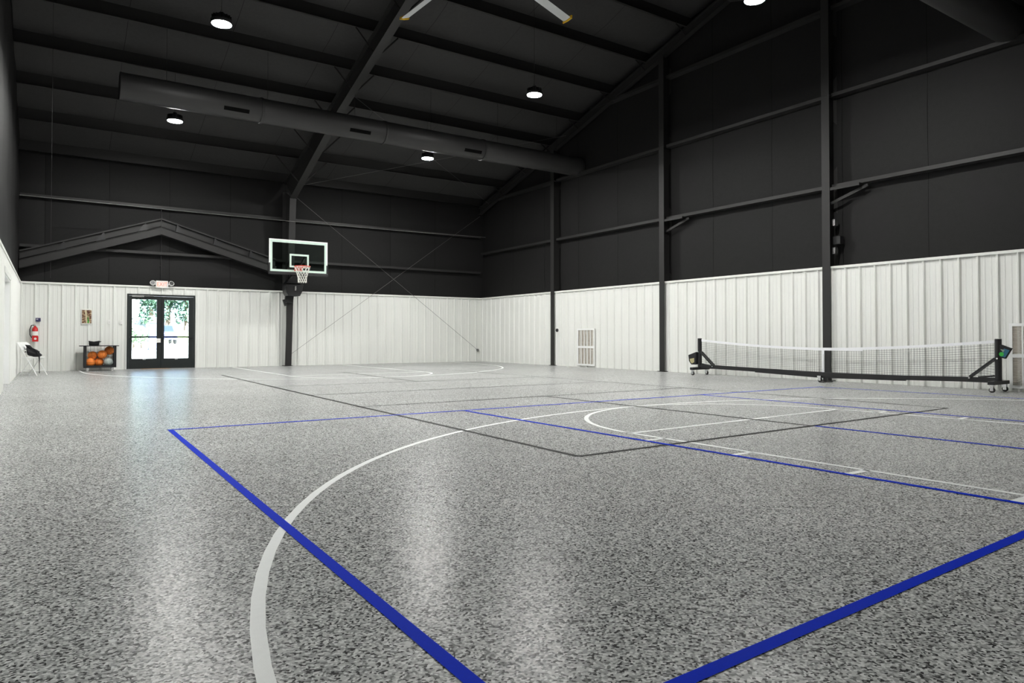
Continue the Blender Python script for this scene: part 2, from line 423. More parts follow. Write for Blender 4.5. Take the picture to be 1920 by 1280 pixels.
# ---- left wall with a recessed doorway
OY0, OY1, OZ = 14.5, 16.72, 2.03
wl = MB(); wl.prism([(XLB-.05, y, z) for y, z in [(YFB-.1, 0), (OY0, 0), (OY0, OZ), (OY1, OZ), (OY1, 0), (YBB+.12, 0), (YBB+.12, roof_z(YBB+.12)+.25), (RIDGE_Y, roof_z(RIDGE_Y)+.25), (YFB-.1, roof_z(YFB-.1)+.25)]], (-.07, 0, 0))
wall_left = struct(wl.build('wall_left', 'outer'))
for a, b in zip(ys[:-1], ys[1:]): blanket_side(wall_left, a, b, XLB, 1)
panel_run(wall_left, 'left', YF, OY0, 0, WH-.03); panel_run(wall_left, 'left', OY0, OY1, OZ, WH-.03); panel_run(wall_left, 'left', OY1, YB, 0, WH-.03)
MB().box(XL-.04, XL+.036, YF, YB, WH-.012, WH).box(XL+.034, XL+.040, YF, YB, WH-.05, WH).build('cap_trim', 'white_trim', wall_left, label='white metal cap trim')
d2 = struct(MB().box(XL-.19, XL-.15, OY0, OY1, 0, OZ).build('door_2', 'white_paint'))
jb = MB(); jb.box(XL-.15, XL+.02, OY1-.03, OY1, 0, OZ).box(XL-.15, XL+.02, OY0, OY0+.03, 0, OZ).box(XL-.15, XL+.02, OY0+.03, OY1-.03, OZ-.03, OZ); jb.build('door_jamb', 'white_paint', d2)
MB().box(XL+.02, XL+.035, OY1, OY1+.10, 0, OZ+.08).box(XL+.02, XL+.035, OY0-.1, OY0, 0, OZ+.08).box(XL+.02, XL+.035, OY0-.1, OY1+.1, OZ, OZ+.1).build('door_casing', 'white_trim', d2)
# ---- front wall behind the camera
wall_front = struct(MB().box(XLB-.1, XRB+.1, YFB-.12, YFB-.05, 0, 6.3).build('wall_front', 'outer'))
for i in range(9):
    a = XLB+(XRB-XLB)*i/9; b = XLB+(XRB-XLB)*(i+1)/9
    blanket_back(wall_front, a, b, [WH-.1, 3.3, 4.7, 6.0], YFB, 1).build('insulation_panel', 'insul', wall_front, smooth=True, label='black insulation blanket strip')
panel_run(wall_front, 'front', -XR, -XL, 0, WH-.03)
MB().box(XL, XR, YF-.19, YF+.036, WH-.012, WH).build('cap_trim', 'white_trim', wall_front, label='white metal cap trim')

# ================================================================== CEILING
cb = MB()
for s in (1, -1):
    ye = YBB+.3 if s == 1 else 2*RIDGE_Y-(YBB+.3)
    z1 = roof_z(RIDGE_Y)+.22; z0 = z1-SL*(YBB+.3-RIDGE_Y)
    cb.hexa([(XLB-.2, RIDGE_Y, z1), (XRB+.2, RIDGE_Y, z1), (XRB+.2, ye, z0), (XLB-.2, ye, z0), (XLB-.2, RIDGE_Y, z1+.05), (XRB+.2, RIDGE_Y, z1+.05), (XRB+.2, ye, z0+.05), (XLB-.2, ye, z0+.05)])
ceiling = struct(cb.build('ceiling', 'outer'))
PY = [22.33, 20.87, 19.42, 17.98, 16.55, 15.10, 13.64, 12.18, 11.15]
PD = .23
xst = [XLB+i*(XRB-XLB)/7 for i in range(8)]
for s in (1, -1):
    yy = [YBB+.05] + PY[1:-1] + [RIDGE_Y]
    for i in range(7):
        vs = []; rows = []; nu = 3
        for a, b in zip(yy[:-1], yy[1:]):
            for k in range(3): rows.append((a+(b-a)*k/3, (0, .045, .045)[k]))
        rows.append((yy[-1], 0))
        for y, g in rows:
            for k in range(nu+1):
                x = xst[i]+.004+(xst[i+1]-xst[i]-.008)*k/nu; e_ = 0 if k in (0, nu) else .012
                vs.append((x, y if s == 1 else 2*RIDGE_Y-y, roof_z(y)+.08-g-e_))
        fs = [(r*(nu+1)+k, r*(nu+1)+k+1, (r+1)*(nu+1)+k+1, (r+1)*(nu+1)+k) for r in range(len(rows)-1) for k in range(nu)]
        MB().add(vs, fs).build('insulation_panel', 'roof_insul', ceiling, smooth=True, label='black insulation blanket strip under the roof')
    for y in PY:
        yy_ = y if s == 1 else 2*RIDGE_Y-y; z = roof_z(y); f = -s*.065
        b = MB(); b.box(XLB, XRB, min(yy_, yy_+.005), max(yy_, yy_+.005), z-PD, z+.06)
        b.box(XLB, XRB, min(yy_, yy_+f), max(yy_, yy_+f), z-PD-.004, z-PD)
        b.build('purlin', 'steel', ceiling, label='black steel roof purlin')

# ================================================================== STEEL FRAME
def ibeam_xz(b, pts_in, pts_out, xc, w, t=.012):   # tapered I member in a plane X = xc; inner and outer flange polylines (y,z)
    for P in (pts_in, pts_out):
        for (ya, za), (yb, zb_) in zip(P[:-1], P[1:]):
            d = Vector((0, yb-ya, zb_-za)).normalized(); nrm = Vector((0, -d.z, d.y))*t/2
            b.hexa([Vector((xc-w/2, ya, za))-nrm, Vector((xc+w/2, ya, za))-nrm, Vector((xc+w/2, yb, zb_))-nrm, Vector((xc-w/2, yb, zb_))-nrm,
                    Vector((xc-w/2, ya, za))+nrm, Vector((xc+w/2, ya, za))+nrm, Vector((xc+w/2, yb, zb_))+nrm, Vector((xc-w/2, yb, zb_))+nrm])
    poly = [(xc-.006, y, z) for y, z in pts_in] + [(xc-.006, y, z) for y, z in reversed(pts_out)]
    b.prism(poly, (.012, 0, 0)); return b
FX = 6.33
col_in = [(22.16, 0), (21.72, 5.27)]
raf_in = [(21.72, 5.27), (17.40, 6.88), (RIDGE_Y, 8.80)]
def top_line(y): return (y, roof_z(y)-PD-.01)
fr = thing('steel_frame', 'black tapered steel column and roof rafter behind the basketball hoop', 'frame', (FX, 22.3, 0))
b = MB(); ibeam_xz(b, col_in, [(YB+.12, 0), (YB+.12, 5.6)], FX, .20); b.box(FX-.13, FX+.13, 22.10, 22.55, 0, .015); b.build('column', 'steel', fr)
b = MB(); ibeam_xz(b, raf_in, [top_line(YB+.05), top_line(17.4), top_line(RIDGE_Y)], FX, .20); b.build('rafter', 'steel', fr)
mir = lambda P: [(2*RIDGE_Y-y, z) for y, z in P]
b = MB(); ibeam_xz(b, mir(raf_in), mir([top_line(YB+.05), top_line(17.4), top_line(RIDGE_Y)]), FX, .20); b.build('rafter', 'steel', fr)
b = MB(); ibeam_xz(b, mir(col_in), mir([(YB+.12, 0), (YB+.12, 5.6)]), FX, .20); b.build('column', 'steel', fr)
for y in PY[1:-1]:       # flange braces from purlin down to rafter
    zi = 5.27+(21.72-y)/(21.72-17.40)*(6.88-5.27) if y > 17.4 else 6.88+(17.4-y)/(17.4-RIDGE_Y)*(8.80-6.88)
    for sx in (-1, 1):
        MB().bar((FX+sx*.09, y-.04, zi+.02), (FX+sx*(roof_z(y)-PD-zi)*1.05, y-.04, roof_z(y)-PD-.005), .035, .004, (0, 1, 0)).build('flange_brace', 'steel', fr)
# end-wall rafter
er = MB()
for s in (1, -1):
    P = [(YB+.1, roof_z(YB+.1)-PD-.01), (RIDGE_Y, roof_z(RIDGE_Y)-PD-.01)]; Q = [(YB+.1, roof_z(YB+.1)-PD-.24), (RIDGE_Y, roof_z(RIDGE_Y)-PD-.24)]
    if s == -1: P = mir(P); Q = mir(Q)
    ibeam_xz(er, Q, P, 13.66, .16)
er.build('rafter', 'steel', None, origin=(13.66, RIDGE_Y, 6.0))
er_o = bpy.data.objects['rafter.002'] if 'rafter.002' in bpy.data.objects else C.objects[-1]
er_o.name = 'end_wall_rafter'; tag(er_o, 'black steel rafter running up the gable along the right wall', 'beam')
for y in PY[1:-1]:
    zt = roof_z(y)-PD
    MB().bar((13.60, y-.03, zt-.235), (13.22, y-.03, zt-.004), .035, .004, (0, 1, 0)).build('flange_brace', 'steel', er_o)
# end-wall columns on the right
names = {17.79: 'black steel column on the right wall nearest the far corner, left of the small grille',
         12.98: 'black steel column on the right wall between the grille and the rolling net',
         8.30: 'black steel column on the right wall behind the middle of the rolling net',
         3.65: 'black steel column on the right wall beyond the right edge of the net'}
for y in COLY:
    t = thing('steel_column', names[y], 'column', (XR, y, 0), 'right wall steel columns')
    zt = roof_z(y)-PD-.26
    xf = XR-.09
    b = MB(); b.box(xf, xf+.012, y-.088, y+.088, 0, zt).box(xf+.012, XRB-.01, y-.006, y+.006, 0, zt).box(XRB-.02, XRB-.01, y-.088, y+.088, 0, zt); b.build('column_body', 'steel', t)
    MB().box(xf-.03, XR+.02, y-.14, y+.14, 0, .015).build('base_plate', 'steel', t)
    MB().box(xf-.005, XRB-.02, y-.11, y+.11, 5.99, 6.0).build('splice_plate', 'steel', t)
    if y in (12.98, 8.30):
        MB().box(xf+.005, XR+.012, y-.72, y-.10, 4.03, 4.045).box(xf+.003, xf+.008, y-.72, y-.10, 3.985, 4.045).build('girt_lap', 'steel', t)
        MB().bar((xf+.10, y-.03, 3.72), (XR+.05, y-.82, 3.99), .06, .006, (1, 0, 0)).build('flange_brace', 'steel', t)
    if y == 8.30:
        for z in (3.25, 2.66): MB().box(XR-.02, XR+.10, y-.16, y-.09, z, z+.13).build('junction_box', 'chrome', t, label='grey metal bracket plate')
        MB().box(XR+.0, XR+.14, y-.26, y-.10, 2.86, 3.02).build('junction_box', 'black', t, label='black box')

# gable-shaped porch beam on the back wall above the door
g = thing('porch_beam', 'black steel beam bent to a gable on the back wall above the double door', 'beam', (2.69, 22.3, 2.76))
yb0 = 22.17
def seg(p, q, h0, h1, name, y0, y1):
    (xa, za), (xb, zb_) = p, q
    MB().hexa([(xa, y0, za+h0), (xb, y0, zb_+h0), (xb, y1, zb_+h0), (xa, y1, za+h0), (xa, y0, za+h1), (xb, y0, zb_+h1), (xb, y1, zb_+h1), (xa, y1, za+h1)]).build(name, 'steel', g)
LA, AP, RA = (-.66, 2.74), (2.69, 3.90), (5.95, 2.93)
for p, q in ((LA, AP), (AP, RA)):
    seg(p, q, 0, .20, 'rafter_web', yb0+.03, yb0+.05)
    seg(p, q, -.012, 0, 'bottom_flange', yb0-.02, yb0+.22)
    seg(p, q, .20, .212, 'top_flange', yb0-.005, yb0+.22)
    seg(p, q, .25, .43, 'purlin_strip', yb0+.14, yb0+.16)
    seg(p, q, .43, .47, 'cap_angle', yb0+.05, yb0+.22)
for x in (.30, 1.22, 2.25, 3.13, 4.16, 5.19):
    if x < 2.69: z = LA[1]+(x-LA[0])/(AP[0]-LA[0])*(AP[1]-LA[1])
    else: z = AP[1]+(x-AP[0])/(RA[0]-AP[0])*(RA[1]-AP[1])
    z += .21; s = 1 if x < 2.69 else -1
    MB().prism([(x-s*.15, yb0-.01, z-.03), (x+s*.07, yb0-.01, z+.03), (x+s*.03, yb0-.01, z+.25)], (0, .15, 0)).build('gusset', 'black', g, label='triangular steel gusset')
MB().box(AP[0]-.012, AP[0]+.012, yb0+.015, yb0+.03, AP[1]-.02, AP[1]+.46).build('splice_plate', 'steel', g)

# rods and cables
def rod(name, pts, r, m, label, cat, n=6):
    o = MB().tube(pts, r, n).build(name, m, None, origin=pts[0]); return tag(o, label, cat)
M['galv'] = mat('galvanised_rod', (.16, .16, .155), .4, metal=.6, var=.1)
r1 = rod('brace_rod', [(FX+.12, 22.0, 5.42), (13.44, 22.31, .44)], .006, 'galv', 'thin steel brace rod slanting down from the hoop column to the far right corner', 'rod')
MB().tube([(13.44, 22.30, .44), (13.47, 22.33, .415)], .05, 12).build('anchor_washer', 'galv', r1)
r2 = rod('brace_rod', [(13.55, 22.31, 5.5), (FX+.11, 22.31, .36)], .005, 'galv', 'thin steel brace rod slanting down from the far right corner to the hoop column foot', 'rod')
rod('roof_brace_rod', [(FX+.1, 21.4, 5.62), (13.5, 17.0, 7.28)], .005, 'galv', 'thin roof brace rod slanting from the hoop column top towards the right wall', 'rod')
rod('roof_brace_rod', [(13.5, 21.6, 5.86), (FX+.1, 17.0, 7.2)], .005, 'galv', 'thin roof brace rod slanting from the far right eave towards the rafter', 'rod')
cable_m = mat('wire_rope', (.45, .45, .43), .35, metal=.7, var=.5, vscale=18)
M['wire'] = cable_m
cp = [(XL+.02, 21.3, 4.506)] + [(XL+(13.6-XL)*k/12, 21.3+(22.0-21.3)*k/12, 4.506+(4.667-4.506)*k/12-.05*math.sin(math.pi*k/12)) for k in range(1, 12)] + [(13.6, 22.0, 4.667)]
rod('wire_rope', cp, .006, 'wire', 'long taut wire rope strung across the hall in front of the back wall', 'cable')
rod('hanging_cable', [(.02, 16.0, 7.95), (.02, 16.0, 2.06)], .004, 'steel', 'thin dark cable hanging straight down near the left wall', 'cable')
cd = thing('conduit', 'thin black conduit running from the exit sign up to the porch beam', 'conduit', (2.71, 22.45, 2.5))
MB().tube([(2.71, YB+.05, 2.55), (2.71, YB+.05, 4.72)], .012, 8).build('pipe', 'black', cd)
for z_ in (3.0, 4.3): MB().box(2.69, 2.73, YB+.03, YB+.10, z_, z_+.02).build('pipe_strap', 'black', cd)

# ================================================================== DUCTS
def duct(y, z, r, x0, x1, label, rings, slots):
    t = thing('round_duct', label, 'duct', ((x0+x1)/2, y, z-r))
    cuts = [x0]+rings+[x1]
    for a, b_ in zip(cuts[:-1], cuts[1:]): MB().lathe([(r-.004, a), (r, a+.01), (r, b_-.01), (r-.004, b_)], (0, y, z), 40, 'x').build('duct_section', 'duct', t, smooth=True)
    for x in rings: MB().lathe([(r-.002, x-.03), (r+.018, x-.025), (r+.018, x+.025), (r-.002, x+.03)], (0, y, z), 40, 'x').build('joint_band', 'duct', t, smooth=True)
    for x in slots:   # supply slots on the side facing the court
        a0 = math.radians(212); s = MB(); vs = []
        for k in range(4):
            a = a0-.16+.32*k/3; cy, cz = y+(r+.004)*math.cos(a), z+(r+.004)*math.sin(a); vs += [(x, cy, cz), (x+.55, cy, cz)]
        s.add(vs, [(2*k, 2*k+1, 2*k+3, 2*k+2) for k in range(3)]); s.build('supply_slot', 'slot', t)
    for x in [x0+.9+(x1-x0-1.8)*k/5 for k in range(6)]:
        MB().tube([(x, y, z+r), (x, y, roof_z(y)-.1)], .005, 5).build('hanger_wire', 'steel', t)
    return t
duct(16.7, 6.25, .285, 1.2, XRB-.06, 'long black round duct hanging across the ceiling in front of the far lamps', [4.1, 7.2, 10.2], [3.24, 6.2, 9.5])
duct(5.0, 6.30, .30, 1.2, XRB-.06, 'black round duct at the top right corner ending against the right wall', [4.1, 7.2, 10.2], [3.24, 6.2, 9.5])

# ================================================================== HIGH BAY LAMPS
def lamp_parts(root):
    MB().lathe([(.17, .0), (.185, .02), (.185, .06), (.12, .08), (.12, .15), (.05, .16), (.05, .20)], (0, 0, 0), 28).build('housing', 'black', root, smooth=True)
    for k in range(16):
        t = 2*math.pi*k/16; MB().bar((.05*math.cos(t), .05*math.sin(t), .125), (.165*math.cos(t), .165*math.sin(t), .105), .006, .07).build('cooling_fin', 'black', root)
    MB().lathe([(.165, -.004), (.165, .0)], (0, 0, 0), 28).build('led_lens', 'led', root, label='glowing white lens')
    MB().tube([(0, 0, .20), (.02, 0, .23), (0, 0, .26), (-.02, 0, .23), (0, 0, .2)], .005, 6).build('hook', 'steel', root)
lamps = [((2.512, 13.02, 6.5), 'round high bay lamp at the upper left, above the blue court side'),
         ((2.47, 18.17, 6.1), 'round high bay lamp at left, just under the duct and nearest the back wall'),
         ((9.25, 12.82, 6.5), 'round high bay lamp right of centre in front of the right wall'),
         ((9.085, 17.89, 6.1), 'small looking high bay lamp near the middle, below the duct on the right half'),
         ((9.66, 7.15, 6.5), 'round high bay lamp cut by the top edge of the picture at right'),
         ((2.6, 7.2, 6.5), 'round high bay lamp overhead beside the near left wall')]
lamp0 = None
for (x, y, LZ), lab in lamps:
    if lamp0 is None:
        lamp0 = r = thing('high_bay_lamp', lab, 'lamp', (0, 0, 0), 'high bay ceiling lamps'); lamp_parts(r)
        protos = list(r.children)
    else:
        r = lamp0.copy(); C.objects.link(r); r['label'] = lab
        for ch in protos:
            c = ch.copy(); C.objects.link(c); c.parent = r
    r.location = (x, y, LZ)
    MB().tube([(0, 0, .25), (0, 0, roof_z(y)-LZ-.06)], .005, 6).build('suspension_cable', 'steel', None).parent = r

# ================================================================== CEILING FAN
HUB = Vector((6.38, 10.39, 7.7))
fan = thing('ceiling_fan', 'large ceiling fan with pale blades and yellow blade tips', 'fan', HUB)
MB().lathe([(.05, -.20), (.26, -.18), (.30, -.10), (.30, .05), (.20, .12), (.10, .16)], HUB, 28).build('motor_hub', 'blade', fan, smooth=True)
MB().tube([HUB+Vector((0, 0, .1)), (HUB.x, HUB.y, 8.85)], .05, 12).build('down_rod', 'steel', fan)
R0 = 2.966
a1 = math.atan2(13.35-HUB.y, 6.22-HUB.x); 
for k in range(5):
    a = a1-k*2*math.pi/5; d = Vector((math.cos(a), math.sin(a), 0)); n = Vector((-d.y, d.x, 0))
    w = .085; tw = .03
    prof = [(-w, -.012+tw), (-w*.3, .022+tw*.3), (w*.6, .012-tw*.6), (w, -.002-tw), (w*.4, -.012-tw*.4), (-w*.5, -.010+tw*.5)]
    A = [HUB+d*.25+n*u+Vector((0, 0, v)) for u, v in prof]
    bl = MB().prism(A, d*(R0-.25-.03)).build('blade', 'blade', fan)
    e0 = HUB+d*(R0-.03)
    MB().prism([e0+n*u+Vector((0, 0, v)) for u, v in ((-w-.02, -.03+tw), (-w-.03, .03+tw), (w*.2, .05), (w+.02, .02-tw), (w+.03, -.03-tw), (0, -.04))], d*.035).build('winglet', 'yellow', bl, label='yellow winglet tip')

# ================================================================== DOUBLE DOOR
door = struct(bpy.data.objects.new('door_1', None)); C.objects.link(door); door.location = (2.735, YB, 0)
door['label'] = 'black aluminium double door with glass panes'
y0, y1 = YB-.045, YB+.10
b = MB(); b.box(DX0, DX0+.045, y0, y1, 0, DZ).box(DX1-.045, DX1, y0, y1, 0, DZ).box(DX0+.045, DX1-.045, y0, y1, DZ-.05, DZ); b.build('door_frame', 'door_black', door)
MB().box(DX0, DX0+.04, YB+.1, YBB+.12, 0, DZ).box(DX1-.04, DX1, YB+.1, YBB+.12, 0, DZ).box(DX0, DX1, YB+.1, YBB+.12, DZ-.04, DZ).build('jamb_lining', 'door_black', door)
mid = 2.72
for (xa, xb, gx0, gx1, hs) in ((DX0+.048, mid-.004, 1.972, 2.60, 1), (mid+.004, DX1-.048, 2.80, 3.45, -1)):
    lf = MB(); zt = DZ-.055
    lf.box(xa, gx0, y0+.005, y0+.055, .012, zt).box(gx1, xb, y0+.005, y0+.055, .012, zt).box(gx0, gx1, y0+.005, y0+.055, .012, .30).box(gx0, gx1, y0+.005, y0+.055, 2.0, zt)
    leaf = lf.build('door_leaf', 'door_black', door)
    MB().box(gx0, gx1, y0+.026, y0+.034, .30, 2.0).build('glass_pane', 'glass', leaf, label='clear glass pane')
    MB().box(xa+.02, xb-.02, y0-.06, y0-.025, .90, .945).box(xa+.02, xa+.07, y0-.03, y0+.006, .895, .95).box(xb-.07, xb-.02, y0-.03, y0+.006, .895, .95).build('push_bar', 'door_black', leaf)
    hx = (xb-.075) if hs == 1 else (xa+.075)
    MB().tube([(hx, y0+.055, 1.10), (hx, y0+.10, 1.12), (hx, y0+.10, 1.38), (hx, y0+.055, 1.40)], .012, 8).build('pull_handle', 'door_black', leaf)
    cx = (gx0+gx1)/2; MB().box(cx-.04, cx+.04, y0-.003, y0+.005, .262, .282).build('maker_plate', 'chrome', leaf)
MB().box(mid-.03, mid+.03, y0+.056, y0+.068, .012, DZ-.052).build('astragal', 'door_black', door)
MB().box(2.60, 2.70, y0-.055, y0+.004, .76, .88).build('lock_box', 'label_white', door, label='pale lock box')
MB().box(DX0+.12, DX0+.42, y0-.06, y0+.005, DZ-.09, DZ-.035).box(DX0+.42, DX0+.68, y0-.05, y0-.03, DZ-.06, DZ-.045).build('door_closer', 'chrome', door, label='silver door closer')
MB().box(DX0, DX1, y0-.02, YBB+.12, 0, .012).build('threshold', 'chrome', door)
MB().box(2.20, 2.95, y0-.06, y0-.021, 0, .010).build('threshold_ramp', 'wood', door, label='brown threshold strip')

# ================================================================== EXIT SIGN
ex = thing('exit_sign', 'white exit sign with red letters and two lamp heads above the door', 'sign', (2.73, YB-.06, 2.36))
ey = YB-.11
MB().box(2.565, 2.885, ey, ey+.07, 2.345, 2.555).build('sign_body', 'white_plastic', ex, bevel=.008)
def text_mesh(txt, size):
    cu = bpy.data.curves.new('t', 'FONT'); cu.body = txt; cu.size = size; cu.extrude = .002; cu.align_x = 'CENTER'; cu.align_y = 'CENTER'; cu.space_character = 1.05
    o = bpy.data.objects.new('t', cu); C.objects.link(o); bpy.context.view_layer.update()
    me = bpy.data.meshes.new_from_object(o.evaluated_get(bpy.context.evaluated_depsgraph_get())); bpy.data.objects.remove(o); return me
me = text_mesh('EXIT', .17); me.materials.clear(); me.materials.append(M['exit_red'])
t = bpy.data.objects.new('lettering', me); C.objects.link(t); t.parent = ex; t.location = Vector((2.725, ey-.003, 2.447))-ex.location; t.rotation_euler = (math.pi/2, 0, 0); t.scale = (.78, 1.0, 1); t['label'] = 'red EXIT lettering'
for s in (-1, 1):
    c = Vector((2.725+s*.235, ey+.0, 2.47))
    rot = Matrix.Translation(c) @ Matrix.Rotation(s*.5, 4, 'Y') @ Matrix.Rotation(-.5, 4, 'X')
    h = MB().lathe([(.03, -.05), (.055, -.03), (.075, .03), (.075, .045)], (0, 0, 0), 16, 'y').xf(rot @ Matrix.Rotation(math.pi, 4, 'Z')).build('lamp_head', 'white_plastic', ex, smooth=True)
    MB().lathe([(.062, .0455), (.062, .048)], (0, 0, 0), 16, 'y').xf(rot @ Matrix.Rotation(math.pi, 4, 'Z')).build('lens', 'chrome', h)
    MB().bar(c+Vector((0, .02, 0)), (2.725+s*.15, ey+.035, 2.44), .03, .03).build('lamp_arm', 'white_plastic', ex)

# ================================================================== BASKETBALL HOOP
hp = thing('basketball_hoop', 'basketball hoop with clear backboard and white net on the black column', 'hoop', (6.30, 22.1, 2.2))
bx0, bx1, by, bz0, bz1 = 5.42, 7.19, 21.0, 2.86, 3.86
MB().box(bx0+.03, bx1-.03, by, by+.012, bz0+.02, bz1-.02).build('backboard_glass', 'board_glass', hp)
b = MB(); w = .065; yf = by-.004
b.box(bx0+.03, bx1-.03, yf, by, bz1-.03-w, bz1-.03).box(bx0+.03, bx1-.03, yf, by, bz0+.03, bz0+.03+w).box(bx0+.03, bx0+.03+w, yf, by, bz0+.03+w, bz1-.03-w).box(bx1-.03-w, bx1-.03, yf, by, bz0+.03+w, bz1-.03-w)
b.build('border_print', 'board_white', hp, label='pale painted border')
sx0, sx1, sz0, sz1, w = 6.025, 6.61, 3.03, 3.44, .055
b = MB(); b.box(sx0, sx1, yf, by, sz1-w, sz1).box(sx0, sx1, yf, by, sz0, sz0+w).box(sx0, sx0+w, yf, by, sz0+w, sz1-w).box(sx1-w, sx1, yf, by, sz0+w, sz1-w); b.build('target_square', 'board_white', hp, label='pale shooting square')
MB().box(bx0, bx1, by-.012, by+.03, bz1-.03, bz1).box(bx0, bx0+.03, by-.012, by+.03, bz0+.28, bz1-.03).box(bx1-.03, bx1, by-.012, by+.03, bz0+.28, bz1-.03).build('board_frame', 'board_frame', hp)
MB().box(bx0-.02, bx1+.02, by-.03, by+.05, bz0-.06, bz0+.02).box(bx0-.02, bx0+.03, by-.03, by+.05, bz0+.02, bz0+.28).box(bx1-.03, bx1+.02, by-.03, by+.05, bz0+.02, bz0+.28).build('edge_padding', 'black', hp, bevel=.01)
rc = Vector((6.29, 20.60, 3.035)); rr = .229
rim = MB().tube([rc+Vector((rr*math.cos(2*math.pi*k/32), rr*math.sin(2*math.pi*k/32), 0)) for k in range(32)], .011, 8, closed=True)
rim.box(rc.x-.11, rc.x+.11, by-.16, by-.004, 3.02, 3.05).box(rc.x-.12, rc.x+.12, by-.02, by-.004, 2.92, 3.06)
rim.add([(rc.x-.11, by-.02, 2.93), (rc.x-.11, by-.02, 3.03), (rc.x-.11, rc.y+.2, 3.03), (rc.x+.11, by-.02, 2.93), (rc.x+.11, by-.02, 3.03), (rc.x+.11, rc.y+.2, 3.03)], [(0,1,2),(5,4,3),(0,2,5,3)])
rim.build('rim', 'rim', hp, smooth=True)
nt_ = MB(); NS = 12
def netp(k, lev):   # lev 0..6
    rad = [.225, .205, .175, .148, .13, .122, .125][lev]; z = rc.z-[.0, .09, .18, .26, .34, .42, .49][lev]
    a = 2*math.pi*(k+(.5 if lev % 2 else 0))/NS; return rc+Vector((rad*math.cos(a), rad*math.sin(a), z-rc.z))
for lev in range(6):
    for k in range(NS):
        if lev % 2 == 0: qs = (netp(k, lev+1), netp(k-1, lev+1))
        else: qs = (netp(k, lev+1), netp(k+1, lev+1))
        for q in qs: nt_.tube([netp(k, lev), q], .0065, 4, cap=False)
nt_.build('net', 'cord', hp)
mt = MB()
for sx in (-.22, .22):
    mt.bar((6.31+sx, 21.06, 3.45), (6.31+sx, 21.06, 2.70), .05, .05, (0, 1, 0))
    mt.bar((6.31+sx, 21.06, 2.95), (6.33+sx*.8, 21.92, 2.52), .04, .06); mt.bar((6.31+sx, 21.06, 3.40), (6.33+sx*.8, 21.95, 2.95), .04, .06)
mt.bar((6.07, 21.06, 3.42), (6.55, 21.06, 3.42), .05, .05).bar((6.07, 21.06, 2.78), (6.55, 21.06, 2.78), .05, .05)
mt.build('support_arms', 'black', hp)
MB().prism([(6.08, 21.5, 2.30), (6.14, 21.5, 2.20), (6.50, 21.5, 2.20), (6.57, 21.5, 2.34), (6.60, 21.5, 2.56), (6.06, 21.5, 2.56)], (0, .42, 0)).build('mount_housing', 'black', hp, bevel=.01)
MB().prism([(6.07, 21.48, 2.58), (6.60, 21.48, 2.58), (6.50, 21.2, 2.80), (6.15, 21.2, 2.80)], (0, .35, 0)).build('mount_bracket', 'black', hp)
MB().bar((6.26, 21.92, 2.0), (6.40, 21.92, 3.05), .25, .10, (0, 1, 0)).build('wall_plate', 'black', hp)
MB().tube([(6.34, 21.44, 2.36), (6.34, 21.44, 2.50)], .035, 12).tube([(6.34, 21.15, 2.66), (6.33, 21.12, 2.84)], .028, 12).build('lift_cylinder', 'chrome', hp, smooth=True, label='bright metal lift cylinder')
MB().bar((6.12, 21.95, 2.1), (6.18, 21.95, 1.9), .07, .07).build('crank_bracket', 'black', hp)

# ================================================================== ROLLING NET BY THE RIGHT WALL
NX = 13.13
net = thing('rolling_net', 'long rolling pickleball net with black frame standing along the right wall', 'net', (NX, 8.15, 0))
ends = [(11.34, 1), (5.00, -1)]
for y, s in ends:
    MB().tube([(NX, y, .14), (NX, y, .885)], .05, 16).build('post', 'black', net, smooth=True)
    MB().lathe([(.045, .885), (.045, .892)], (NX, y, 0), 16).build('post_cap', 'chrome', net)
    base = MB().box(NX-.30, NX+.30, y-.05, y+.05, .13, .19); base.build('base_foot', 'black', net, bevel=.006)
    for dx, dy in ((-.25, 0), (.25, 0)):
        w_ = MB().lathe([(.03, -.015), (.045, -.013), (.045, .013), (.03, .015)], (NX+dx, y+dy, .045), 16, 'x').build('caster_wheel', 'rubber', net, smooth=True)
        MB().box(NX+dx-.025, NX+dx-.018, y+dy-.025, y+dy+.025, .03, .11).box(NX+dx+.018, NX+dx+.025, y+dy-.025, y+dy+.025, .03, .11).box(NX+dx-.03, NX+dx+.03, y+dy-.03, y+dy+.03, .11, .135).build('caster_fork', 'chrome', w_)
    MB().bar((NX-.03, y-s*.04, .56), (NX-.03, y-s*.42, .24), .035, .035).build('diagonal_brace', 'black', net)
    MB().bar((NX+.03, y-s*.04, .56), (NX+.03, y-s*.42, .24), .035, .035).build('diagonal_brace', 'black', net)
    MB().bar((NX, y-s*.04, .27), (NX, y-s*.30, .235), .03, .03).build('lower_brace', 'black', net)
    MB().tube([(NX-.055, y, .56), (NX-.06, y, .56)], .014, 10).tube([(NX-.055, y-s*.42, .22), (NX-.06, y-s*.42, .22)], .014, 10).build('bolt', 'chrome', net)
rail = [(11.34, .205), (10.8, .205), (9.6, .185), (8.6, .165), (8.17, .16), (7.7, .16), (6.6, .165), (5.6, .19), (5.0, .195)]
for (ya, za), (yb_, zb_) in zip(rail[:-1], rail[1:]): MB().bar((NX, ya, za), (NX, yb_, zb_), .06, .085).build('bottom_rail', 'black', net)
for a, c in (((9.75, .15), (8.17, .105)), ((6.5, .13), (8.17, .105))): MB().bar((NX, a[0], a[1]), (NX, c[0], c[1]), .05, .04).build('truss_bar', 'black', net)
wc = MB().lathe([(.03, -.015), (.045, -.013), (.045, .013), (.03, .015)], (NX-.05, 8.17, .045), 16, 'x').build('caster_wheel', 'rubber', net, smooth=True)
MB().box(NX-.08, NX-.073, 8.14, 8.20, .03, .11).box(NX-.027, NX-.02, 8.14, 8.20, .03, .11).box(NX-.09, NX+.02, 8.13, 8.21, .10, .13).build('caster_fork', 'chrome', wc)
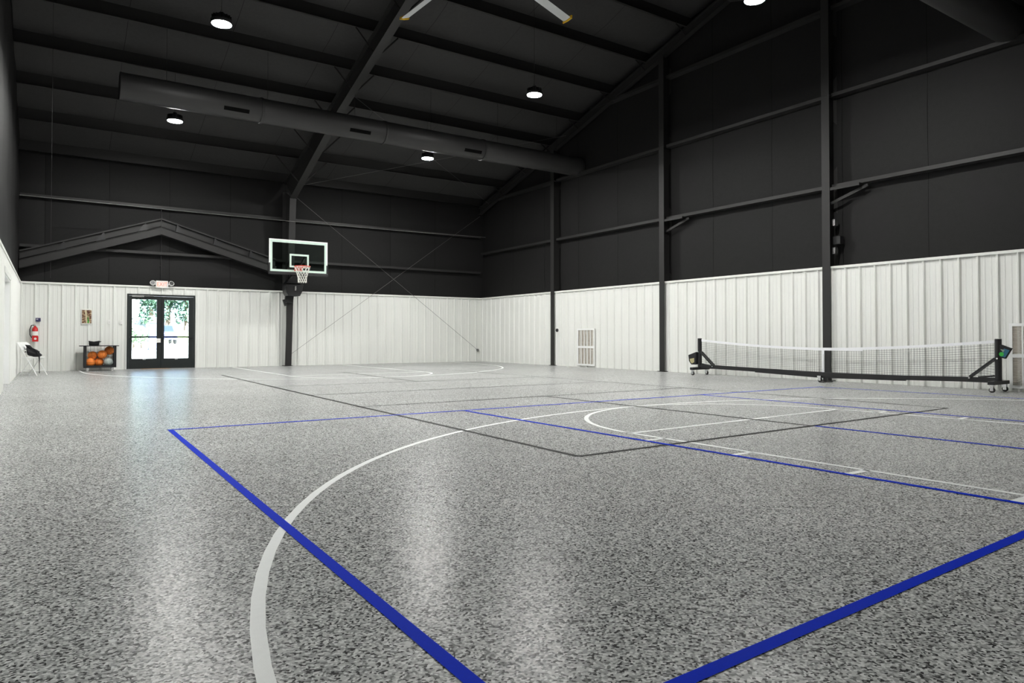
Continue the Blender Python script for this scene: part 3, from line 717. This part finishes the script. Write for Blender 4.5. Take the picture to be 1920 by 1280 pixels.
MB().box(NX-.16, NX+.16, 8.02, 8.12, .0, .02).box(NX-.03, NX+.03, 8.04, 8.10, .02, .12).build('centre_foot', 'black', net)
NY0, NY1 = 5.06, 11.28
def ztop(y): t = (y-NY0)/(NY1-NY0); return .865-.165*(1-abs(2*t-1)**1.7)
def zbot(y): t = (y-NY0)/(NY1-NY0); return .215 if abs(2*t-1) > .97 else .20+.05*abs(2*t-1)**3
b = MB()
nv = 126
for i in range(nv+1):
    y = NY0+(NY1-NY0)*i/nv; wv = .012*math.sin(y*9.)+.006*math.sin(y*23)
    b.tube([(NX+wv*.2, y, ztop(y)-.04), (NX+wv, y+wv*.5, (ztop(y)+zbot(y))/2), (NX+wv*1.6, y+wv, zbot(y))], .0022, 3, cap=False)
for j in range(1, 14):
    pts = []
    for i in range(43):
        y = NY0+(NY1-NY0)*i/42; f = j/13.5; z = (ztop(y)-.04)*(1-f)+zbot(y)*f; pts.append((NX+.012*f*math.sin(y*9.), y, z+.004*math.sin(y*11+j)*f))
    b.tube(pts, .0022, 3, cap=False)
nm = b.build('net_mesh', 'netcord', net); nm['kind'] = 'stuff'; nm['label'] = 'black square net mesh'
vs = []; 
for i in range(33):
    y = NY0-.0+(NY1-NY0)*i/32; vs += [(NX-.006, y, ztop(y)-.05), (NX-.006, y, ztop(y)), (NX+.006, y, ztop(y)), (NX+.006, y, ztop(y)-.05)]
fs = []
for i in range(32):
    for k in range(4): fs.append((4*i+k, 4*i+4+k, 4*i+4+(k+1) % 4, 4*i+(k+1) % 4))
fs += [(0,1,2,3), (131,130,129,128)]
MB().add(vs, fs).build('top_tape', 'tape', net, label='white top tape')
MB().box(NX-.009, NX-.004, 8.10, 8.15, .20, ztop(8.12)-.02).build('centre_strap', 'tape', net, label='white centre strap')
MB().bar((NX-.012, 8.33, .655), (NX-.012, 7.30, .655), .004, .022).build('loose_strap', 'tape', net, label='white loose strap')
# pouches hung on the posts
pc = thing('storage_pouch', 'dark angular pouch with a tan patch hanging on the far post of the net', 'pouch', (NX-.05, 11.52, .24))
MB().prism([(NX-.10, 11.37, .56), (NX-.10, 11.62, .48), (NX-.10, 11.60, .33), (NX-.10, 11.53, .25), (NX-.10, 11.38, .25)], (.12, 0, 0)).build('pouch_body', 'black_soft', pc, bevel=.012)
MB().prism([(NX-.103, 11.43, .41), (NX-.103, 11.57, .385), (NX-.103, 11.555, .32), (NX-.103, 11.50, .275), (NX-.103, 11.43, .31)], (.003, 0, 0)).build('patch', 'tan', pc, label='tan patch')
pw = thing('storage_pouch', 'tilted square black pouch with green and blue print on the near post of the net', 'pouch', (NX-.05, 4.85, .52))
P = [(4.945, .80), (4.775, .73), (4.865, .56), (4.945, .58)]
MB().prism([(NX-.10, y, z) for y, z in P], (.06, 0, 0)).build('pouch_body', 'black_soft', pw, bevel=.006)
MB().prism([(NX-.104, y, z) for y, z in ((4.88, .73), (4.80, .70), (4.865, .58), (4.93, .60))], (.003, 0, 0)).build('teal_print', 'teal', pw, label='blue printed area')
MB().prism([(NX-.108, 4.915+.035*math.cos(2*math.pi*k/16), .635+.035*math.sin(2*math.pi*k/16)) for k in range(16)], (.003, 0, 0)).build('green_ball_print', 'green', pw, label='green round print')
MB().prism([(NX-.108, y, z) for y, z in ((4.93, .72), (4.868, .705), (4.89, .665))], (.003, 0, 0)).build('grey_print', 'greyprint', pw, label='grey triangular print')

# ================================================================== WALL GRILLES
def grille(y0, y1, z0, z1, label, cols=5):
    t = thing('wall_grille', label, 'grille', (XR-.04, (y0+y1)/2, z0))
    x0, x1 = XR-.055, XR-.03
    MB().box(x0, x1, y0, y1, z0, z0+.05).box(x0, x1, y0, y1, z1-.05, z1).box(x0, x1, y0, y0+.05, z0+.05, z1-.05).box(x0, x1, y1-.05, y1, z0+.05, z1-.05).build('grille_frame', 'white_paint', t)
    zm = (z0+z1)/2; MB().box(x0, x1, y0+.05, y1-.05, zm-.03, zm+.03).build('mid_rail', 'white_paint', t)
    MB().box(XR-.012, XR-.004, y0+.02, y1-.02, z0+.02, z1-.02).build('backing', 'grille_back', t)
    for k in range(1, cols):
        y = y0+.05+(y1-y0-.1)*k/cols; MB().box(x0+.004, x1, y-.012, y+.012, z0+.05, zm-.03).box(x0+.004, x1, y-.012, y+.012, zm+.03, z1-.05).build('mullion', 'white_paint', t)
    me = None
    for (a, b_) in ((z0+.05, zm-.03), (zm+.03, z1-.05)):
        n = int((b_-a)/.026)
        for k in range(n):
            z = a+(b_-a)*(k+.5)/n
            if me is None: me = MB().hexa([(0, 0, .006), (0, y1-y0-.1, .006), (.022, y1-y0-.1, -.006), (.022, 0, -.006), (0, 0, .009), (0, y1-y0-.1, .009), (.022, y1-y0-.1, -.003), (.022, 0, -.003)]).mesh('louvre', m=M['grille_slat'])
            inst('louvre', me, t, Vector((x0+.006, y0+.05, z))-wloc(t))
M['grille_slat'] = mat('grille_slat', (.78, .74, .68), .5, var=.05)
grille(15.75, 16.57, .05, 1.18, 'white louvred wall grille between the two far columns of the right wall')
grille(4.18, 5.01, .05, 1.15, 'white louvred wall grille cut by the right edge of the picture')
kn = tag(MB().lathe([(.055, 0), (.055, -.03), (.035, -.05), (.02, -.055)], (XR-.005, 17.62, 1.14), 16, 'x').build('round_bumper', 'black', None, origin=(XR-.02, 17.62, 1.14), smooth=True), 'small round black bumper on the right wall beside the far column', 'bumper')

# ================================================================== SMALL THINGS ON THE BACK WALL (left)
yw = YB-.031
fe = thing('fire_extinguisher', 'red fire extinguisher with black hose on the far left of the back wall', 'extinguisher', (-.31, yw-.06, .80))
cx, cy = -.30, yw-.07
MB().lathe([(.055, .84), (.065, .85), (.065, 1.13), (.05, 1.17), (.022, 1.19), (.022, 1.22)], (cx, cy, 0), 20).build('cylinder', 'red', fe, smooth=True)
MB().lathe([(.0665, .96), (.0665, 1.07)], (cx, cy, 0), 20).build('label_band', 'label_white', fe, label='white label band')
MB().box(cx-.02, cx+.02, cy-.03, cy+.03, 1.22, 1.25).bar((cx, cy, 1.26), (cx+.10, cy-.02, 1.285), .02, .01).bar((cx, cy, 1.24), (cx+.10, cy-.02, 1.235), .02, .01).build('valve_handle', 'chrome', fe)
MB().tube([(cx-.02, cy, 1.235), (cx-.08, cy-.01, 1.23), (cx-.115, cy-.01, 1.12), (cx-.11, cy-.01, .98), (cx-.07, cy-.02, .90)], .012, 8).build('hose', 'black', fe, smooth=True)
MB().box(cx-.03, cx+.03, cy+.064, yw+.002, .95, 1.2).build('wall_bracket', 'black', fe)
MB().box(cx-.06, cx+.075, cy-.071, cy-.067, .80, .94).build('hang_tag', 'red', fe, label='red tag')
MB().prism([(cx+.008+.03*math.cos(2*math.pi*k/12), cy-.073, .875+.03*math.sin(2*math.pi*k/12)) for k in range(12)], (0, .002, 0)).build('tag_emblem', 'label_white', fe, label='white round emblem')
kp = thing('wall_keypad', 'small dark blue keypad on the back wall above the extinguisher', 'keypad', (-.235, yw-.02, 1.33))
MB().box(-.29, -.18, yw-.035, yw, 1.335, 1.43).build('housing', 'navy', kp, bevel=.005); MB().box(-.275, -.235, yw-.037, yw-.035, 1.385, 1.405).build('display', 'switch_grey', kp)
po = thing('wall_poster', 'brown patterned poster with white border on the back wall above the ball cart', 'poster', (.87, yw-.01, 1.27))
MB().box(.745, .995, yw-.012, yw, 1.275, 1.70).build('poster_sheet', 'paper', po)
pp = MB().box(.757, .983, yw-.0145, yw-.0125, 1.30, 1.665).build('poster_print', 'poster', po, label='brown patterned print')
MB().prism([(.855, yw-.0165, 1.302), (.885, yw-.0165, 1.302), (.865, yw-.0165, 1.66), (.825, yw-.0165, 1.66)], (0, .0015, 0)).build('pale_stripe', 'poster_pale', po, label='pale slanting stripe')
MB().prism([(.925, yw-.0165, 1.302), (.95, yw-.0165, 1.302), (.945, yw-.0165, 1.44)], (0, .0015, 0)).build('pale_stripe', 'poster_pale', po, label='pale wedge')
MB().prism([(.89, yw-.016, 1.31), (.92, yw-.016, 1.31), (.90, yw-.016, 1.52)], (0, .0012, 0)).build('green_stripe', 'green', po, label='green wedge')
for x, lab in ((1.41, 'white light switch plate on the back wall, the one farther from the double door'), (1.70, 'white light switch plate on the back wall right beside the double door')):
    sw = thing('light_switch', lab, 'switch', (x, yw-.01, 1.28), 'switch plates by the double door')
    MB().box(x-.04, x+.04, yw-.010, yw, 1.285, 1.40).build('cover_plate', 'white_plastic', sw, bevel=.002); MB().box(x-.01, x+.01, yw-.022, yw-.010, 1.325, 1.36).build('toggle', 'switch_grey', sw)

# ================================================================== BALL CART
ct = thing('ball_cart', 'black wheeled ball cart against the back wall left of the double door', 'cart', (1.15, 21.98, 0))
cx0, cx1, cy0, cy1 = .79, 1.55, 21.76, 22.20
for x in (cx0, cx1-.06):
    for y in (cy0, cy1-.04): MB().box(x, x+.06, y, y+.04, .10, .67).build('corner_post', 'black', ct)
MB().box(cx0, cx1, cy0, cy1, .09, .115).build('bottom_shelf', 'black', ct)
MB().box(cx0-.10, cx1+.06, cy0-.04, cy1+.04, .67, .69).build('top_shelf', 'black', ct)
MB().box(cx0+.06, cx1-.06, cy0, cy0+.02, .115, .15).box(cx0+.06, cx1-.06, cy1-.02, cy1, .115, .15).build('bottom_rail', 'black', ct)
b = MB()
for k in range(1, 9):
    x = cx0+(cx1-cx0)*k/9
    b.tube([(x, cy1-.01, .11), (x, cy1-.01, .67)], .003, 5)
    if k < 6:
        y = cy0+(cy1-cy0)*k/6; b.tube([(cx0+.03, y, .11), (cx0+.03, y, .67)], .003, 5); b.tube([(cx1-.03, y, .11), (cx1-.03, y, .67)], .003, 5)
for z in (.25, .38, .51):
    b.tube([(cx0, cy1-.012, z), (cx1, cy1-.012, z)], .003, 5); b.tube([(cx0+.03, cy0, z), (cx0+.03, cy1, z)], .003, 5); b.tube([(cx1-.03, cy0, z), (cx1-.03, cy1, z)], .003, 5)
b.build('wire_sides', 'black', ct)
for x in (cx0+.09, cx1-.09):
    for y in (cy0+.05, cy1-.05):
        w_ = MB().lathe([(.02, -.012), (.036, -.01), (.036, .01), (.02, .012)], (x, y, .036), 14, 'y').build('caster_wheel', 'white_plastic', ct, smooth=True, label='white caster wheel')
        MB().box(x-.022, x+.022, y-.02, y-.014, .03, .09).box(x-.022, x+.022, y+.014, y+.02, .03, .09).build('caster_fork', 'chrome', w_)
BR = .116
balls = [((.947, 21.90, .116+BR), 'orange basketball at bottom left in the ball cart', 'orange'), ((1.152, 22.03, .116+BR), 'orange basketball at bottom middle in the ball cart', 'orange'),
         ((1.368, 21.92, .116+BR), 'grey ball at bottom right in the ball cart', 'greyball'), ((1.0, 22.04, .415), 'orange basketball upper left in the ball cart, partly shaded', 'orange'),
         ((1.225, 21.95, .440), 'orange basketball in the middle of the upper layer in the cart', 'orange'), ((1.40, 22.062, .548), 'orange basketball at the top right of the ball cart', 'orange')]
def ball_mesh(m):
    return MB().sphere((0, 0, 0), BR, 24, 16).mesh('ball', smooth=True, m=M[m])
bms = {k: ball_mesh(k) for k in ('orange', 'greyball')}
sm = MB()
for ax in range(2):
    sm.tube([Vector((math.cos(t)*(BR+.0004), math.sin(t)*(BR+.0004), 0) if ax == 0 else (math.cos(t)*(BR+.0004), 0, math.sin(t)*(BR+.0004))) for t in [2*math.pi*k/32 for k in range(32)]], .0022, 4, closed=True)
for s in (-1, 1):
    sm.tube([Vector((s*BR*.55+s*.03*math.cos(2*t), math.cos(t)*BR*.8, math.sin(t)*BR*.8)).normalized()*(BR+.0004) for t in [2*math.pi*k/32 for k in range(32)]], .0022, 4, closed=True)
seam_me = sm.mesh('seam', m=M['orange_seam'])
for i, (p, lab, k) in enumerate(balls):
    bo = bpy.data.objects.new('basketball' if k == 'orange' else 'grey_ball', bms[k]); C.objects.link(bo); bo.location = p; bo.rotation_euler = (i*.9, i*1.7, i*.6)
    tag(bo, lab, 'ball', 'balls in the cart')
    so = bpy.data.objects.new('seam', seam_me); C.objects.link(so); so.parent = bo
tb = thing('black_tub', 'black open tub with a flared lip on top of the ball cart', 'tub', (1.03, 21.95, .69))
prof = [(.105, .692), (.115, .71), (.12, .77), (.13, .795), (.118, .795), (.105, .77), (.10, .71), (.02, .705)]
tm = MB().lathe(prof, (0, 0, 0), 24)
tm.v = [(1.03+v[0]*1.05, 21.95+v[1]*.9, v[2]+(max(0, v[2]-.73))*.35*abs(v[0])/.12) for v in tm.v]
tm.build('tub_body', 'black', tb, smooth=True)
MB().prism([(1.12, 21.93, .795), (1.20, 21.93, .805), (1.195, 21.93, .785), (1.14, 21.93, .76)], (0, .05, 0)).build('tub_lip', 'black', tb)

# ================================================================== FOLDING CHAIR AND BAG
ch = thing('folding_chair', 'white folding chair standing against the left wall', 'chair', (-.38, 20.1, 0))
ya, yb_ = 19.88, 20.30
for y in (ya, yb_):
    MB().tube([(-.605, y, .78), (-.17, y, .012)], .0115, 8).build('front_leg', 'white_paint', ch, smooth=True)
    MB().tube([(-.30, y+(.03 if y == ya else -.03), .415), (-.575, y+(.03 if y == ya else -.03), .012)], .0115, 8).build('rear_leg', 'white_paint', ch, smooth=True)
    MB().tube([(-.17, y, 0), (-.174, y, .02)], .014, 8).build('foot_cap', 'white_plastic', ch)
    MB().tube([(-.575, y+(.03 if y == ya else -.03), 0), (-.571, y+(.03 if y == ya else -.03), .02)], .014, 8).build('foot_cap', 'white_plastic', ch)
    MB().tube([(-.36, y+(.015 if y == ya else -.015), .345), (-.25, y+(.015 if y == ya else -.015), .42)], .008, 6).build('hinge_link', 'white_paint', ch)
b = MB(); prof = []
for k in range(7):
    t = k/6; prof.append((-.595-.012*math.sin(math.pi*t), ya+(yb_-ya)*t))
vs = []
for x, y in prof: 
    e_ = .02 if y in (prof[0][1], prof[-1][1]) else 0
    vs += [(x+.075, y, .615+e_), (x+.068, y, .615+e_), (x-.018, y, .80-e_), (x-.011, y, .80-e_)]
fs = [(4*i+k, 4*i+4+k, 4*i+4+(k+1) % 4, 4*i+(k+1) % 4) for i in range(6) for k in range(4)] + [(0,1,2,3), (27,26,25,24)]
b.add(vs, fs).build('backrest', 'white_paint', ch)
MB().hexa([(-.53, ya+.025, .415), (-.20, ya+.025, .425), (-.20, yb_-.025, .425), (-.53, yb_-.025, .415), (-.53, ya+.025, .435), (-.20, ya+.025, .445), (-.20, yb_-.025, .445), (-.53, yb_-.025, .435)]).build('seat', 'white_paint', ch, bevel=.008)
MB().tube([(-.235, ya, .125), (-.235, yb_, .125)], .008, 6).build('front_stretcher', 'white_paint', ch)
MB().tube([(-.50, ya+.03, .12), (-.50, yb_-.03, .12)], .008, 6).build('rear_stretcher', 'white_paint', ch)
bg_ = thing('shoulder_bag', 'slumped black bag with hanging strap lying on the folding chair', 'bag', (-.34, 20.1, .446))
bm_ = MB().sphere((0, 0, 0), 1, 18, 12)
nv_ = []
for v in bm_.v:
    x, y, z = v; lump = 1+.10*math.sin(5*x+3*y)+.08*math.sin(7*z+2*x)
    X = -.345+x*.155*lump; Z = .535+z*.09*lump-(x+.2)*.045
    if x < -.45: Z += (-.45-x)*.22
    nv_.append((X, 20.09+y*.15*lump, max(.447, Z)))
bm_.v = nv_; bm_.build('bag_body', 'black_soft', bg_, smooth=True)
MB().tube([(-.46, 20.05, .66), (-.50, 20.05, .72), (-.44, 20.05, .70), (-.36, 20.03, .645), (-.24, 20.0, .60), (-.17, 19.97, .56)], [.02, .035, .03, .018, .014, .012], 8).build('bag_flap', 'black_soft', bg_, smooth=True)
MB().tube([(-.22, 19.97, .56), (-.17, 19.95, .57), (-.155, 19.94, .50), (-.15, 19.94, .30), (-.145, 19.94, .06)], [.01, .02, .018, .008, .008], 6).build('hanging_strap', 'black_soft', bg_, smooth=True)
cpn = thing('drink_bottle', 'small pale bottle with black cap at the back of the chair seat', 'bottle', (-.49, 19.99, .444))
MB().lathe([(.025, .444), (.028, .45), (.028, .52), (.012, .545), (.012, .555)], (-.49, 19.99, 0), 14).build('bottle_body', 'label_white', cpn, smooth=True)
MB().lathe([(.015, .555), (.015, .58)], (-.49, 19.99, 0), 12).build('bottle_cap', 'black', cpn)

ANG = math.radians(-28); piv = Vector((-.38, 20.1, 0))
for o in (ch, bg_, cpn):
    d = o.location-piv; o.location = piv + Vector((.075, 0, 0)) + Matrix.Rotation(ANG, 3, 'Z') @ d; o.rotation_euler = (0, 0, ANG)

# ================================================================== OUTSIDE, SEEN THROUGH THE DOOR
def gz(y): return max(0., min(.34, (y-24)*.018)) + max(0, (y-60))*.006
vs = []; nx, ny = 12, 24
for j in range(ny+1):
    y = YBB+.12+(130-YBB)*(j/ny)**1.6
    for i in range(nx+1): vs.append((-30+80*i/nx, y, gz(y)-.02))
fs = [(j*(nx+1)+i, j*(nx+1)+i+1, (j+1)*(nx+1)+i+1, (j+1)*(nx+1)+i) for j in range(ny) for i in range(nx)]
og = struct(MB().add(vs, fs).build('ground_outside', 'concrete')); og['label'] = 'pale paved yard outside the door'
def bank(name, x0, x1, y0, y1, h, m, label):
    vs = []; n = 14
    for j in range(7):
        for i in range(n+1):
            x = x0+(x1-x0)*i/n; t = j/6; y = y0+(y1-y0)*t
            vs.append((x, y, gz(y)-.06+h*math.sin(t*math.pi/2)*(.85+.15*math.sin(i*1.3))))
    fs = [(j*(n+1)+i, j*(n+1)+i+1, (j+1)*(n+1)+i+1, (j+1)*(n+1)+i) for j in range(6) for i in range(n)]
    o = MB().add(vs, fs).build(name, m, None, smooth=True); struct(o); o['label'] = label
bank('ground_bank', -6, 9.0, 84, 96, 7.0, 'sand', 'pale sandy bank far outside the left door leaf')
bank('ground_verge', 8.6, 26, 72, 80, 1.5, 'grass', 'grassy verge far outside the right door leaf')
def tree(name, loc, h, rad, n, m, label, crown0=.25, size=.35):
    t = thing(name, label, 'tree', loc, 'plants outside the door')
    x, y, z = loc
    MB().tube([(x, y, z-.1), (x+.05*h*.2, y, z+h*.35), (x, y, z+h*.7)], [h*.03, h*.022, h*.008], 8).build('trunk', 'bark', t, smooth=True)
    rnd = random.Random(int(x*100)+int(y)); vs = []; fs = []
    for i in range(n):
        while True:
            q = Vector((rnd.uniform(-1, 1), rnd.uniform(-1, 1), rnd.uniform(-1, 1)))
            if .25 < q.length < 1: break
        q *= .75+.35*math.sin(q.x*4)*math.cos(q.z*5)
        c = Vector((x+q.x*rad, y+q.y*rad, z+h*(crown0+(1-crown0)/2)+q.z*h*(1-crown0)/2))
        a = Vector((rnd.gauss(0, 1), rnd.gauss(0, 1), rnd.gauss(0, 1))).normalized(); bb = a.orthogonal().normalized(); s = size*rnd.uniform(.5, 1.3); k = len(vs)
        vs += [c-a*s, c+bb*s*.5, c+a*s, c-bb*s*.5]; fs.append((k, k+1, k+2, k+3))
    f = MB().add(vs, fs).build('foliage', m, t); f['kind'] = 'stuff'
for x, y, h, rd, lab in ((8.7, 80, 8.5, 1.5, 'leafy tree outside seen in the right half of the left door leaf'),
                         (10.7, 83, 9.5, 1.8, 'leafy tree outside at the left edge of the right door leaf glass'),
                         (12.4, 82, 9.0, 1.7, 'leafy tree outside behind the middle of the right door leaf'),
                         (14.4, 84, 9.5, 1.9, 'leafy tree outside at the right edge of the right door leaf glass'),
                         (17.5, 86, 9.5, 2.2, 'leafy tree outside just hidden by the right jamb of the double door'),
                         (4.2, 97, 9.0, 2.4, 'leafy tree outside beyond the sandy bank, left of the double door'),
                         (22.0, 90, 10., 2.8, 'leafy tree outside far to the right of the double door')):
    tree('leafy_tree', (x, y, gz(y)+.2), h, rd, 1100, 'leaf', lab, .10, .26)
tree('leafy_shrub', (3.6, 40, gz(40)-.05), 1.7, .75, 700, 'leaf_pale', 'pale shrub outside behind the left edge of the left door leaf', .05, .09)
tree('leafy_shrub', (4.3, 43.5, gz(43.5)-.05), 1.4, .6, 600, 'leaf_pale', 'lower pale shrub outside the left door leaf beside the blue cabinet', .05, .09)
uc = thing('utility_cabinet', 'tall blue grey cabinet outside behind the left door leaf', 'cabinet', (4.62, 40, gz(40)-.02))
x, y, z = 4.62, 40., gz(40.)-.02
MB().box(x-.33, x+.33, y-.3, y+.3, z, z+1.38).build('cabinet_body', 'cabinet_blue', uc, bevel=.02); MB().box(x-.30, x+.30, y-.315, y-.30, z+.06, z+1.30).build('cabinet_door', 'cabinet_blue', uc); MB().box(x-.36, x+.36, y-.33, y+.33, z+1.38, z+1.43).build('cabinet_roof', 'cabinet_blue', uc)
car = thing('parked_car', 'dark blue car parked outside behind the right door leaf', 'car', (8.1, 66, gz(66)-.02))
x, y, z = 8.1, 66., gz(66.)-.02
side = [(-2.2, .35), (-2.2, .85), (-2.05, 1.02), (-1.1, 1.08), (-.5, 1.55), (1.0, 1.62), (1.9, 1.1), (2.2, 1.0), (2.25, .4)]
MB().prism([(x-.9, y+a, z+c) for a, c in side], (1.8, 0, 0)).build('car_body', 'car_blue', car, bevel=.06)
MB().prism([(x-.905, y+a, z+c) for a, c in ((-.95, 1.1), (-.45, 1.5), (.95, 1.56), (1.6, 1.12))], (1.81, 0, 0)).build('side_window', 'car_glass', car)
MB().hexa([(x-.75, y-1.09, z+1.10), (x+.75, y-1.09, z+1.10), (x+.75, y-1.05, z+1.10), (x-.75, y-1.05, z+1.10), (x-.7, y-.56, z+1.53), (x+.7, y-.56, z+1.53), (x+.7, y-.5, z+1.53), (x-.7, y-.5, z+1.53)]).build('windscreen', 'car_glass', car)
for sx in (-.82, .82):
    for dy in (-1.4, 1.4): MB().lathe([(.2, -.1), (.33, -.1), (.33, .1), (.2, .1)], (x+sx, y+dy, z+.33), 20, 'x').build('wheel', 'rubber', car, smooth=True)
for sx in (-.65, .65): MB().box(x+sx-.16, x+sx+.16, y-2.22, y-2.18, z+.68, z+.82).build('headlight', 'label_white', car)
